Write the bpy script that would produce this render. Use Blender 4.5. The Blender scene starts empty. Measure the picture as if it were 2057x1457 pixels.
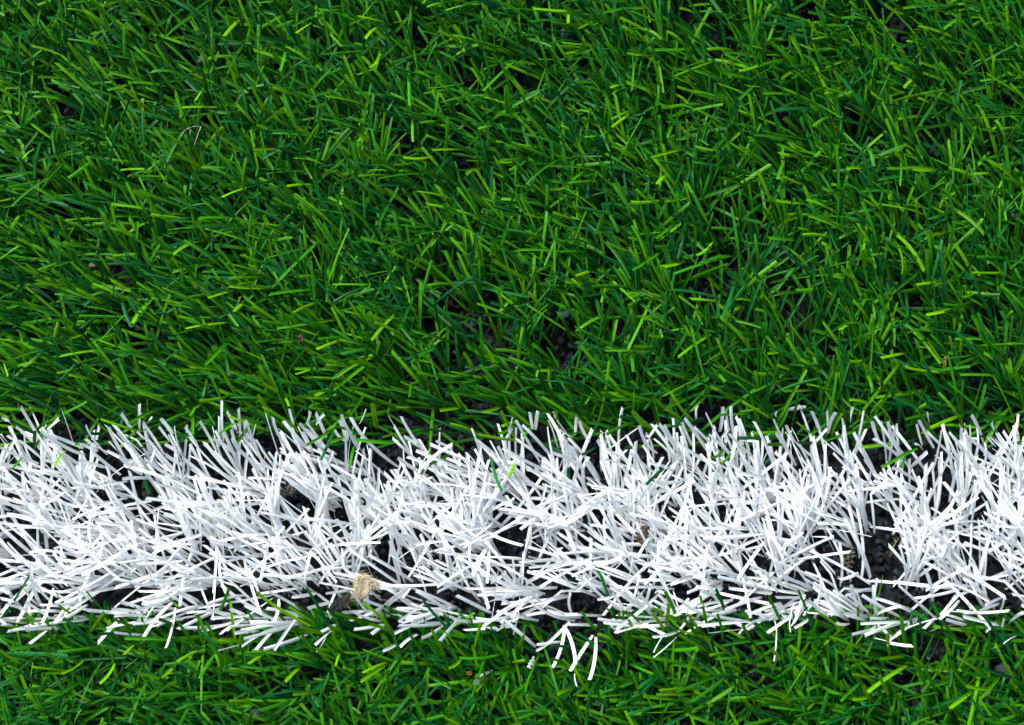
import bpy, math, random
import numpy as np
from mathutils import Vector

random.seed(7)
rng = np.random.default_rng(7)
scene = bpy.context.scene
COL = scene.collection

# ------------------------------------------------------------------ camera
W_PX, H_PX = 2057.0, 1457.0            # photograph size, used to turn a pixel into a ray
TILT = math.radians(11.0)
FOCAL, SENSOR = 50.0, 36.0
DIST = 0.50 * FOCAL / SENSOR
AIM = Vector((0.0, 0.0, 0.014))
cam_d = bpy.data.cameras.new("camera")
cam_d.lens = FOCAL
cam_d.sensor_width = SENSOR
cam_d.sensor_fit = 'HORIZONTAL'
cam_d.clip_start = 0.02
cam_d.clip_end = 200.0
cam = bpy.data.objects.new("camera", cam_d)
COL.objects.link(cam)
cam.location = AIM + Vector((0.0, -math.sin(TILT), math.cos(TILT))) * DIST
cam.rotation_euler = (TILT, 0.0, 0.0)
cam_d.dof.use_dof = True
cam_d.dof.focus_distance = DIST - 0.003
cam_d.dof.aperture_fstop = 7.0
scene.camera = cam

# ------------------------------------------------------------------ daylight
SUN_EL, SUN_AZ = math.radians(42), math.radians(-40)     # azimuth from +y, clockwise
world = bpy.data.worlds.new("World")
scene.world = world
world.use_nodes = True
nt = world.node_tree
bg = nt.nodes.get("Background") or nt.nodes.new("ShaderNodeBackground")
out = nt.nodes.get("World Output") or nt.nodes.new("ShaderNodeOutputWorld")
nt.links.new(bg.outputs[0], out.inputs[0])
sky = nt.nodes.new("ShaderNodeTexSky")
sky.sky_type = 'NISHITA'
sky.sun_disc = False
sky.sun_elevation = SUN_EL
sky.sun_rotation = SUN_AZ
sky.air_density = 1.0
sky.dust_density = 4.0
sky.ozone_density = 0.4
nt.links.new(sky.outputs[0], bg.inputs[0])
bg.inputs[1].default_value = 0.085
sun_d = bpy.data.lights.new("sun", 'SUN')
sun_d.energy = 2.8
sun_d.angle = math.radians(26)
sun_d.color = (0.86, 0.99, 1.0)
sun = bpy.data.objects.new("sun", sun_d)
COL.objects.link(sun)
sdir = Vector((math.sin(SUN_AZ) * math.cos(SUN_EL), math.cos(SUN_AZ) * math.cos(SUN_EL), math.sin(SUN_EL)))
sun.rotation_euler = sdir.to_track_quat('Z', 'Y').to_euler()
scene.view_settings.view_transform = 'Standard'
scene.view_settings.look = 'None'
scene.view_settings.exposure = 1.15
scene.view_settings.gamma = 1.0
scene.view_settings.use_curve_mapping = False

# ------------------------------------------------------------------ pixel <-> ground
CL = np.array(cam.location)
ct, st = math.cos(TILT), math.sin(TILT)

def ground(px, py, z):
    """3-D point at height z seen at photograph pixel (px, py)."""
    px = np.asarray(px, float); py = np.asarray(py, float)
    k = SENSOR / FOCAL / W_PX
    dx = (px - W_PX / 2) * k
    dy = -(py - H_PX / 2) * k
    d = np.stack([dx, dy * ct + st, dy * st - ct], -1)
    t = (np.asarray(z, float) - CL[2]) / d[..., 2]
    return CL + d * t[..., None]

def to_px(P):
    """photograph pixel of 3-D points."""
    v = P - CL
    y = v[..., 1] * ct + v[..., 2] * st
    zc = v[..., 1] * st - v[..., 2] * ct        # along the view axis
    k = SENSOR / FOCAL / W_PX
    return np.stack([v[..., 0] / zc / k + W_PX / 2, -y / zc / k + H_PX / 2], -1)

# ------------------------------------------------------------------ materials
def new_mat(name):
    m = bpy.data.materials.new(name)
    m.use_nodes = True
    n = m.node_tree.nodes
    return m, m.node_tree, n["Principled BSDF"], n["Material Output"]

def blade_material(name, rough, trans, spec):
    m, t, p, o = new_mat(name)
    at = t.nodes.new("ShaderNodeAttribute"); at.attribute_name = "Col"
    geo = t.nodes.new("ShaderNodeTexCoord")
    nz = t.nodes.new("ShaderNodeTexNoise")
    nz.inputs["Scale"].default_value = 420.0
    nz.inputs["Detail"].default_value = 2.0
    mr = t.nodes.new("ShaderNodeMapRange")
    mr.inputs["To Min"].default_value = 0.82
    mr.inputs["To Max"].default_value = 1.16
    mul = t.nodes.new("ShaderNodeMix"); mul.data_type = 'RGBA'; mul.blend_type = 'MULTIPLY'
    mul.inputs[0].default_value = 1.0
    t.links.new(geo.outputs["Object"], nz.inputs["Vector"])
    t.links.new(nz.outputs[0], mr.inputs["Value"])
    t.links.new(at.outputs["Color"], mul.inputs[6])
    t.links.new(mr.outputs[0], mul.inputs[7])
    t.links.new(mul.outputs[2], p.inputs["Base Color"])
    p.inputs["Roughness"].default_value = rough
    p.inputs["Specular IOR Level"].default_value = spec
    tr = t.nodes.new("ShaderNodeBsdfTranslucent")
    t.links.new(mul.outputs[2], tr.inputs["Color"])
    mix = t.nodes.new("ShaderNodeMixShader")
    mix.inputs[0].default_value = trans
    t.links.new(p.outputs[0], mix.inputs[1])
    t.links.new(tr.outputs[0], mix.inputs[2])
    t.links.new(mix.outputs[0], o.inputs["Surface"])
    return m

MAT_GREEN = blade_material("green_plastic_fibre", 0.45, 0.18, 0.13)
MAT_WHITE = blade_material("white_plastic_fibre", 0.42, 0.28, 0.35)

def attr_material(name, rough, bump=0.0, bscale=900.0, spec=0.3):
    m, t, p, o = new_mat(name)
    at = t.nodes.new("ShaderNodeAttribute"); at.attribute_name = "Col"
    tc = t.nodes.new("ShaderNodeTexCoord")
    nz = t.nodes.new("ShaderNodeTexNoise"); nz.inputs["Scale"].default_value = bscale
    nz.inputs["Detail"].default_value = 5.0
    t.links.new(tc.outputs["Object"], nz.inputs["Vector"])
    mr = t.nodes.new("ShaderNodeMapRange")
    mr.inputs["To Min"].default_value = 0.55; mr.inputs["To Max"].default_value = 1.45
    t.links.new(nz.outputs[0], mr.inputs["Value"])
    mul = t.nodes.new("ShaderNodeMix"); mul.data_type = 'RGBA'; mul.blend_type = 'MULTIPLY'
    mul.inputs[0].default_value = 1.0
    t.links.new(at.outputs["Color"], mul.inputs[6]); t.links.new(mr.outputs[0], mul.inputs[7])
    t.links.new(mul.outputs[2], p.inputs["Base Color"])
    p.inputs["Roughness"].default_value = rough
    p.inputs["Specular IOR Level"].default_value = spec
    if bump:
        b = t.nodes.new("ShaderNodeBump")
        b.inputs["Strength"].default_value = bump
        b.inputs["Distance"].default_value = 0.0005
        t.links.new(nz.outputs[0], b.inputs["Height"])
        t.links.new(b.outputs[0], p.inputs["Normal"])
    return m

MAT_RUBBER = attr_material("rubber_crumb", 0.75, 0.6, 700.0, 0.25)
MAT_SCRAP = attr_material("dry_scrap", 0.85, 0.7, 900.0, 0.15)
MAT_FLUFF = attr_material("tan_fluff", 0.9, 0.0, 600.0, 0.1)

# ------------------------------------------------------------------ mesh helpers
def make_object(name, V, F, colors, mat, smooth=False, origin=None):
    """V (n,3), F (m,k) one face size per call, colors (n,3)"""
    V = np.asarray(V, np.float32).copy()
    if origin is not None:
        V -= np.asarray(origin, np.float32)
    F = np.asarray(F, np.int32)
    me = bpy.data.meshes.new(name)
    me.vertices.add(len(V)); me.vertices.foreach_set("co", V.ravel())
    k = F.shape[1]
    me.loops.add(F.size); me.loops.foreach_set("vertex_index", F.ravel())
    me.polygons.add(len(F))
    me.polygons.foreach_set("loop_start", np.arange(0, F.size, k, dtype=np.int32))
    me.polygons.foreach_set("loop_total", np.full(len(F), k, np.int32))
    me.polygons.foreach_set("use_smooth", np.full(len(F), smooth, bool))
    me.update(calc_edges=True)
    a = me.color_attributes.new("Col", 'FLOAT_COLOR', 'POINT')
    c = np.ones((len(V), 4), np.float32); c[:, :3] = colors
    a.data.foreach_set("color", c.ravel())
    me.materials.append(mat)
    ob = bpy.data.objects.new(name, me)
    if origin is not None:
        ob.location = origin
    COL.objects.link(ob)
    return ob

def tag(o, label=None, category=None, group=None, kind=None):
    if label: o["label"] = label
    if category: o["category"] = category
    if group: o["group"] = group
    if kind: o["kind"] = kind
    return o

SEG = 8

def blade_points(P0, P1, P2):
    t = np.linspace(0, 1, SEG + 1)[None, :, None]
    return (1 - t) ** 2 * P0[:, None] + 2 * t * (1 - t) * P1[:, None] + t ** 2 * P2[:, None]

def blade_mesh(pts, w, roll, twist, fold, slant, col, taper_tip):
    """ribbons with a lengthwise fold and an obliquely cut end."""
    n = len(pts)
    T = np.gradient(pts, axis=1)
    T /= np.linalg.norm(T, axis=2, keepdims=True) + 1e-9
    Z = np.array([0.0, 0.0, 1.0])
    U = np.cross(T, Z)
    U /= np.linalg.norm(U, axis=2, keepdims=True) + 1e-6
    N = np.cross(U, T)
    t = np.linspace(0, 1, SEG + 1)[None, :]
    a = (roll[:, None] + twist[:, None] * t)[..., None]
    Wd = U * np.cos(a) + N * np.sin(a)
    Nn = np.cross(Wd, T)
    ww = w[:, None] * (0.72 + 0.28 * np.clip(t * 4, 0, 1)) * (1 - taper_tip[:, None] * t ** 2)
    ww = ww[..., None]
    L = pts - Wd * ww * 0.5
    R = pts + Wd * ww * 0.5
    M = pts + Nn * ww * fold[:, None, None]
    s = (slant * w)[:, None]
    L[:, -1] += T[:, -1] * s
    R[:, -1] -= T[:, -1] * s
    V = np.stack([L, M, R], 2)                       # n, SEG+1, 3, 3
    base = (np.arange(n) * (SEG + 1) * 3)[:, None, None]
    i = np.arange(SEG)[None, :, None]
    j = np.arange(2)[None, None, :]
    v0 = base + i * 3 + j
    F = np.stack([v0, v0 + 1, v0 + 4, v0 + 3], -1).reshape(-1, 4)
    C = np.repeat(col[:, None, :], (SEG + 1) * 3, 1).reshape(n, SEG + 1, 3, 3).copy()
    C[:, :, 1] *= 1.12
    return V.reshape(-1, 3), F, C.reshape(-1, 3)

def green_colors(n):
    u = rng.random(n)
    yel = np.array([0.082, 0.265, 0.001]); mid = np.array([0.022, 0.150, 0.001]); blu = np.array([0.003, 0.090, 0.018])
    dk = np.array([0.005, 0.065, 0.002])
    c = np.empty((n, 3))
    for lo, hi, A, B in ((0, .30, yel, mid), (.30, .58, mid, dk), (.58, .82, mid, blu), (.82, 1.01, blu, dk)):
        k = (u >= lo) & (u < hi)
        f = rng.random(k.sum())[:, None]
        c[k] = A * (1 - f) + B * f
    return c * (0.74 + 0.34 * rng.random(n))[:, None]

def white_colors(n):
    v = 0.80 + 0.08 * rng.random(n)
    return np.stack([v, v * (0.995 + 0.01 * rng.random(n)), v * (0.99 + 0.02 * rng.random(n))], -1)

# smooth pseudo-random field for the direction the tufts lean
FK = rng.normal(size=(6, 2)) * 14.0
FP = rng.random(6) * 6.283
FA = rng.normal(size=6)
def field(x, y):
    return sum(FA[i] * np.sin(FK[i, 0] * x + FK[i, 1] * y + FP[i]) for i in range(6)) / 2.4

# ------------------------------------------------------------------ turf made of tufts in stitched rows
GREEN_GAPS = [(682, 1218, 16), (1080, 1275, 30), (1180, 1285, 34), (1130, 1320, 26), (1230, 1320, 24), (930, 1270, 16), (1090, 1320, 20), (880, 880, 30), (930, 890, 26),
              (390, 122, 26), (640, 75, 20), (850, 70, 24), (1135, 70, 30), (1060, 160, 26), (1385, 30, 24), (1450, 75, 30),
              (1630, 25, 22), (1800, 60, 30), (1590, 255, 28), (1720, 260, 30), (1870, 275, 24), (2035, 200, 24), (935, 150, 26),
              (1010, 170, 28), (820, 290, 22), (945, 345, 28), (960, 380, 22), (420, 250, 22), (140, 230, 20), (240, 170, 18),
              (1450, 455, 30), (1440, 580, 38), (1390, 590, 24), (1010, 665, 30), (940, 645, 30), (1120, 650, 34), (860, 650, 22),
              (1140, 700, 24), (920, 720, 24), (1240, 655, 24), (1610, 645, 24), (1540, 470, 22), (1720, 575, 26), (1835, 600, 24),
              (470, 500, 22), (230, 540, 22), (190, 530, 18), (270, 690, 20), (90, 590, 20), (150, 845, 30), (180, 865, 26), (105, 860, 20),
              (855, 845, 30), (840, 860, 22), (900, 865, 28), (960, 820, 22), (985, 855, 22), (1095, 870, 24), (1290, 860, 26),
              (1330, 900, 26), (1110, 1255, 24), (1125, 1275, 28), (1150, 1260, 22), (1230, 1290, 24), (1520, 1270, 24), (1545, 1290, 20),
              (1720, 1255, 20), (1790, 1310, 20), (1880, 1300, 26), (1860, 1320, 20), (930, 1330, 22), (1020, 1290, 20), (430, 1260, 18),
              (630, 1355, 18), (1000, 690, 24), (1500, 640, 22), (1960, 760, 22), (1430, 820, 22), (520, 1380, 18), (1820, 1370, 20),
              (2005, 1340, 22), (740, 1300, 18), (1400, 850, 20), (1440, 860, 18), (540, 890, 20), (610, 870, 20), (1755, 870, 20)]
WHITE_GAPS = [(682, 1218, 16), (752, 1195, 14), (140, 870, 32), (540, 895, 26), (680, 900, 20), (850, 872, 40), (920, 880, 40), (1090, 880, 24), (1290, 900, 24), (1250, 872, 20),
              (1760, 890, 28), (1830, 915, 24), (1390, 905, 12), (1540, 930, 12), (1960, 900, 14), (230, 890, 12), (1130, 1270, 34), (1190, 1260, 24),
              (50, 1088, 30), (90, 1090, 18), (140, 905, 14), (275, 985, 22), (300, 985, 16), (535, 880, 22), (545, 910, 18), (585, 990, 20),
              (600, 1010, 14), (770, 930, 22), (790, 925, 14), (430, 995, 14), (490, 1190, 18), (285, 1190, 20), (520, 1040, 12),
              (610, 1070, 14), (640, 1085, 14), (770, 1095, 14), (840, 1190, 18), (940, 1200, 16), (960, 1225, 20), (1010, 1085, 22),
              (1040, 1080, 24), (1085, 1090, 22), (1100, 1180, 18), (1150, 1215, 24), (1170, 1200, 16), (1080, 990, 16), (870, 1100, 14),
              (1335, 1020, 18), (1350, 1010, 16), (1400, 1000, 16), (1455, 1035, 14), (1190, 900, 14), (1290, 905, 16), (1755, 1030, 24),
              (1780, 1040, 16), (1830, 960, 18), (1905, 990, 24), (1880, 1025, 18), (1745, 900, 16), (1765, 920, 16), (1760, 1115, 26),
              (1710, 1125, 20), (1690, 1165, 18), (1790, 1105, 16), (1870, 1140, 18), (1780, 1210, 20), (1810, 1225, 18), (1640, 1070, 10),
              (1990, 1120, 14), (2000, 1170, 16), (1530, 1110, 12), (1580, 1190, 14), (1240, 1160, 10), (1380, 1180, 10), (820, 1040, 10),
              (350, 1050, 12), (460, 900, 12), (120, 1020, 10), (700, 1060, 10), (1880, 1215, 20), (590, 1220, 16), (90, 1195, 16), (640, 1230, 14)]

def reject(pts, gaps, p):
    """True for blades whose run crosses one of the bare spots."""
    q = to_px(pts)                                    # n,S,2
    bad = np.zeros(len(pts), bool)
    r = rng.random(len(pts))
    for gx, gy, gr in gaps:
        d = np.hypot(q[..., 0] - gx, (q[..., 1] - gy) * 1.15)
        bad |= (d < gr * 0.82).any(1) & (r < p)
    return bad

def turf(bands, x0, x1, tuft_dx, n_per, white):
    roots, ang, reach, hgt = [], [], [], []
    for (y, n_mult, a_mean, a_sd, r_lo, r_hi, uni) in bands:
        xs = np.arange(x0, x1, tuft_dx)
        xs = xs + rng.normal(0, tuft_dx * 0.28, len(xs))
        for x in xs:
            yy = y + rng.normal(0, 0.0022)
            k = max(2, int(rng.normal(n_per * n_mult, n_per * 0.25)))
            f = field(x, yy) + rng.normal(0, a_sd * 0.62) / 22
            for _ in range(k):
                roots.append((x + rng.normal(0, 0.0022), yy + rng.normal(0, 0.0018)))
                am = a_mean(x) + 22 * f
                a = rng.uniform(0, 360) if rng.random() < uni else rng.normal(am, a_sd * 0.62)
                ang.append(a)
                reach.append(rng.uniform(r_lo, r_hi))
                hgt.append(rng.beta(2.2, 1.6) * (0.019 if white else 0.020) + 0.004)
    R = np.array(roots); n = len(R)
    a = np.radians(np.array(ang)); L = np.array(reach); H = np.array(hgt)
    L = np.sqrt(np.maximum(L ** 2 - (H * 0.7) ** 2, 0.006 ** 2))
    D = np.stack([np.cos(a), np.sin(a)], -1)
    P0 = np.concatenate([R, np.full((n, 1), -0.001)], 1)
    P2 = np.concatenate([R + D * L[:, None], H[:, None]], 1)
    side = np.stack([-D[:, 1], D[:, 0]], -1) * (rng.normal(0, 0.06, n) * L)[:, None]
    c = rng.uniform(0.30, 0.52, n)[:, None]
    P1 = np.concatenate([R + D * L[:, None] * c + side, (H * rng.uniform(0.55, 1.10, n))[:, None]], 1)
    return P0, P1, P2

def kink(pts, frac):
    """a share of the blades is creased sharply near the end."""
    n = len(pts)
    k = rng.random(n) < frac
    idx = np.where(k)[0]
    for i in idx:
        j = rng.integers(5, SEG - 1)
        d = pts[i, j + 1:] - pts[i, j]
        a = rng.normal(0, 1.0)
        ca, sa = math.cos(a), math.sin(a)
        d2 = d.copy()
        d2[:, 0] = d[:, 0] * ca - d[:, 1] * sa
        d2[:, 1] = d[:, 0] * sa + d[:, 1] * ca
        d2[:, 2] *= rng.uniform(-0.8, 0.6)
        pts[i, j + 1:] = pts[i, j] + d2
    pts[..., 2] = np.maximum(pts[..., 2], -0.001)
    return pts

def blade_set(pts, cols, w_lo, w_hi, white):
    n = len(pts)
    w = rng.uniform(w_lo, w_hi, n)
    roll = rng.normal(0, 0.40, n)
    twist = rng.normal(0, 0.30, n)
    fold = rng.choice([-1, 1], n) * rng.uniform(0.06, 0.22, n)
    slant = rng.normal(0, 0.30, n)
    tap = np.where(rng.random(n) < 0.12, rng.uniform(0.4, 0.9, n), rng.uniform(0, 0.12, n))
    thin = rng.random(n) < 0.05
    w[thin] *= rng.uniform(0.18, 0.4, thin.sum())
    tap[thin] = 0.3
    return blade_mesh(pts, w, roll, twist, fold, slant, cols, tap)

def join(parts):
    Vs, Fs, Cs, off = [], [], [], 0
    for V, F, C in parts:
        Vs.append(V); Fs.append(F + off); Cs.append(C); off += len(V)
    return np.concatenate(Vs), np.concatenate(Fs), np.concatenate(Cs)

def row_y(py):
    return float(ground(W_PX / 2, py, 0.0)[1])

X0, X1 = -0.36, 0.36
GAUGE = 0.0160
y_top = row_y(880); y_bot = row_y(1275)
lean_green = lambda x: 160 - 50 * x
green_bands = []
y = y_top
first = True
while y < 0.315:
    green_bands.append((y, 0.8 if first else 1.0, lean_green, 40, 0.020, 0.044, 0.14))
    first = False
    y += GAUGE * 0.95
y = y_bot
while y > -0.30:
    green_bands.append((y, 0.9, (lambda x: 145 - 30 * x), 46, 0.020, 0.042, 0.16))
    y -= GAUGE * 0.95
white_rows_px = [948, 1006, 1064, 1122, 1180, 1236]
wl = [(lambda x: 122 - 30 * x), (lambda x: 138 - 60 * x), (lambda x: 140 - 70 * x), (lambda x: 138 - 70 * x), (lambda x: 150 - 80 * x), (lambda x: 172 - 80 * x)]
wsd = [20, 40, 46, 46, 46, 40]
white_bands = [(row_y(p), m, wl[i], wsd[i], lo, hi, u) for i, (p, m, lo, hi, u) in enumerate(
    [(948, 0.5, 0.020, 0.034, 0.05), (1006, 0.85, 0.022, 0.040, 0.12), (1064, 1.0, 0.022, 0.040, 0.15),
     (1122, 1.0, 0.022, 0.040, 0.15), (1180, 0.9, 0.020, 0.038, 0.15), (1236, 0.45, 0.016, 0.034, 0.12)])]

# ---- blades followed one by one from the photograph (tip first), each with its own height
# regions: origin x, origin y, scale
REG = {'K': (0, 0, .29169), 'M': (900, 350, .29169), 'N': (1000, 0, .2629), 'O': (1517, 0, .2629), 'P': (1517, 383, .2629), 'Q': (0, 400, .2629), 'R': (500, 30, .2629), 'S': (400, 600, .19446),
       'A': (0, 780, .19446), 'B': (400, 780, .19446), 'C': (800, 780, .19446), 'D': (1200, 780, .19446), 'E': (1600, 780, .19446),
       'F': (0, 1100, .19446), 'G': (400, 1140, .19446), 'H': (800, 1140, .19446), 'I': (1200, 1140, .19446), 'J': (1600, 1100, .22217)}
# one string per region: "x,y x,y [x,y] [flags]" separated by ';' flags: t thin, p pointed root (broad tip), b bright, d dark
TR_WHITE = {
'A': "215,195 430,560;885,385 1110,690;1250,260 1390,480;1475,350 1700,690;1660,315 1800,500;1640,395 1760,560;1910,400 2050,610;165,400 420,590;80,490 230,610;430,445 660,600 880,690;530,490 860,620;885,525 1010,650;1125,550 1260,720;1210,450 1500,780;1420,450 1560,570;1120,400 1290,720;20,310 130,410;190,540 440,740;0,470 80,560;820,580 1000,660;700,735 900,1050;0,610 400,780;450,740 700,830;810,745 1100,820;950,660 1250,900;1040,1000 1320,960;1265,940 1560,930;1240,715 1500,900;330,1160 540,1400;420,1220 700,1050;0,780 300,850;260,960 270,1180;1490,730 1800,930;1710,690 1890,800;1705,580 1900,700",
'B': "235,130 255,600;285,240 400,460;210,290 205,650;405,210 425,590;5,340 200,700;145,525 400,720;345,510 440,660 760,940;330,430 420,640;480,320 600,700;585,370 560,470 510,660 t;470,350 560,720;685,255 760,500 860,800 t;760,300 850,530 1060,760;930,210 985,400;870,340 1060,560 1170,660;1145,235 1110,370;1110,350 1330,640;1205,255 1320,520;1105,425 1260,610;1290,270 1200,390;1470,270 1540,560;1445,330 1510,560;1565,300 1750,560 2050,810;1400,430 1540,560;1260,575 1420,680;715,660 980,1040;800,660 800,1000;510,930 900,985;820,810 1080,930;1620,740 1850,1000;1250,900 1540,920;1070,450 1180,700;1480,330 1650,640;1400,1000 1700,1180;1600,1060 2000,1260;1380,650 1280,860",
'C': "60,500 240,620;330,580 760,770 870,830;185,645 560,800 770,880;90,710 560,880;390,545 560,620;560,580 310,760 200,940;1215,330 1460,760;1280,380 1640,790;1360,250 1390,430;1445,235 1415,430;1210,520 1450,690 1600,800;1030,600 1250,1060;1080,620 1370,780 1590,880;1545,330 1600,450 1660,670 t;1640,410 1800,510 t;1735,530 1720,880;1840,300 1830,480;1870,340 1980,560;1785,590 1760,830;1800,600 1920,830;1600,670 1840,770 1900,860;850,790 1070,1050;1030,770 1220,1030;1180,300 1145,660 t;1200,820 1500,1160;1330,840 1600,920;1470,1210 1820,1060;730,760 790,930;0,720 310,910",
'D': "1030,185 1025,330;435,385 500,560 620,670;560,370 840,740 860,800;640,370 920,800;690,380 900,720;900,310 1170,700;875,350 980,590;1120,255 1270,540 1480,850;1295,190 1265,450;1325,235 1360,450;1380,185 1400,430 1470,690;1430,290 1540,560 1570,700;1360,470 1640,740;1620,345 1860,920;1850,250 1860,320;1820,320 1960,600;1840,460 2050,800;1950,380 2050,560;400,545 390,900;810,510 840,720;1150,480 1400,700;840,570 1300,840;330,660 620,900;1720,580 1690,900 t;1770,640 1680,860 t;1100,740 1400,880;520,770 780,850;600,960 880,960;560,1080 850,1040;1000,400 1300,700;100,620 290,760;80,730 330,820;1210,860 1190,1200;1450,880 1830,960;1480,740 1760,930",
'E': "155,235 240,460;315,235 315,480;405,250 330,470;470,310 460,560;580,190 555,350;250,510 450,680 760,900;360,560 480,700;490,380 560,820;590,460 720,700 800,860;780,340 860,560;810,290 1010,580 1160,820;870,340 930,760;945,340 1110,680;790,520 980,640 1160,800;1240,370 1300,590;1265,330 1420,620;1350,245 1375,390;1350,450 1780,880;1500,380 1660,700 1700,740;1500,420 1400,870;1575,455 1990,950;1705,410 1700,690;1745,480 1900,610 2050,720;1850,570 2040,780;2020,340 2060,440;1970,500 2057,600;1225,580 1310,640;1350,660 1180,820;1480,730 1500,960;1165,730 1170,990;990,820 1250,970;1940,800 1930,960;0,560 250,760;40,600 180,860;200,860 300,1120;625,910 660,1130;700,740 830,960;1650,850 1580,1180",
'F': "60,585 350,700;0,800 140,805;560,585 900,530;555,780 900,590;435,780 550,420;1360,665 1830,520;1375,790 1890,745;1240,565 1500,650;1510,540 1850,470;890,645 1180,670;270,860 650,850;200,830 650,815;1180,710 1500,720;1150,640 1380,660;300,310 560,600;720,380 960,560;1550,310 1900,400;280,570 560,760;1830,450 2040,600",
'G': "100,375 470,290;70,440 360,540;320,430 480,490;365,680 640,650;440,815 720,650 1020,590;460,740 1010,590;585,855 780,640;665,845 1130,690;775,855 1030,480;525,580 1020,590;1780,690 1920,590;1900,860 2050,780;1120,425 1340,370;960,305 1220,260;310,610 560,590;720,250 1150,500;1220,270 1400,400;1700,330 1950,420;1610,470 1900,560;770,560 820,330;1310,270 1570,230",
'H': "570,530 790,560;770,560 1300,480;870,615 1380,300;1065,580 1140,490;430,760 650,500;1175,520 1360,350;1760,590 2057,600;1780,260 1800,500;600,290 960,470;240,730 480,590;20,820 200,690;985,285 1250,420;180,240 560,480;1340,320 1560,480 1830,550;1230,200 1640,210;1060,70 1280,260;0,600 480,580;1020,450 1450,550;0,560 280,360",
'I': "60,570 480,600;0,530 420,560;1030,400 1400,340;870,340 1110,480 1600,560;1070,605 1550,555;1525,450 1960,540;1560,490 1900,365;1320,440 1700,310;340,210 800,225;40,300 330,510;410,250 590,440;150,260 290,500;1240,100 1800,250;1530,100 1700,220;1720,30 1860,260;0,330 290,240",
'J': "615,795 930,670;500,790 700,740;650,750 720,700;360,675 480,690;660,640 830,640;940,530 660,650;445,610 630,660;580,690 1090,670;1290,650 1470,480;1510,625 1880,710;1650,580 1830,510;2057,590 1920,690;110,480 310,650;270,420 390,590;460,420 680,620;590,430 940,630;920,340 1270,650;490,340 560,570;700,340 745,670;1160,190 1230,490;1350,650 1540,700;390,290 560,230",
}
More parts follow.
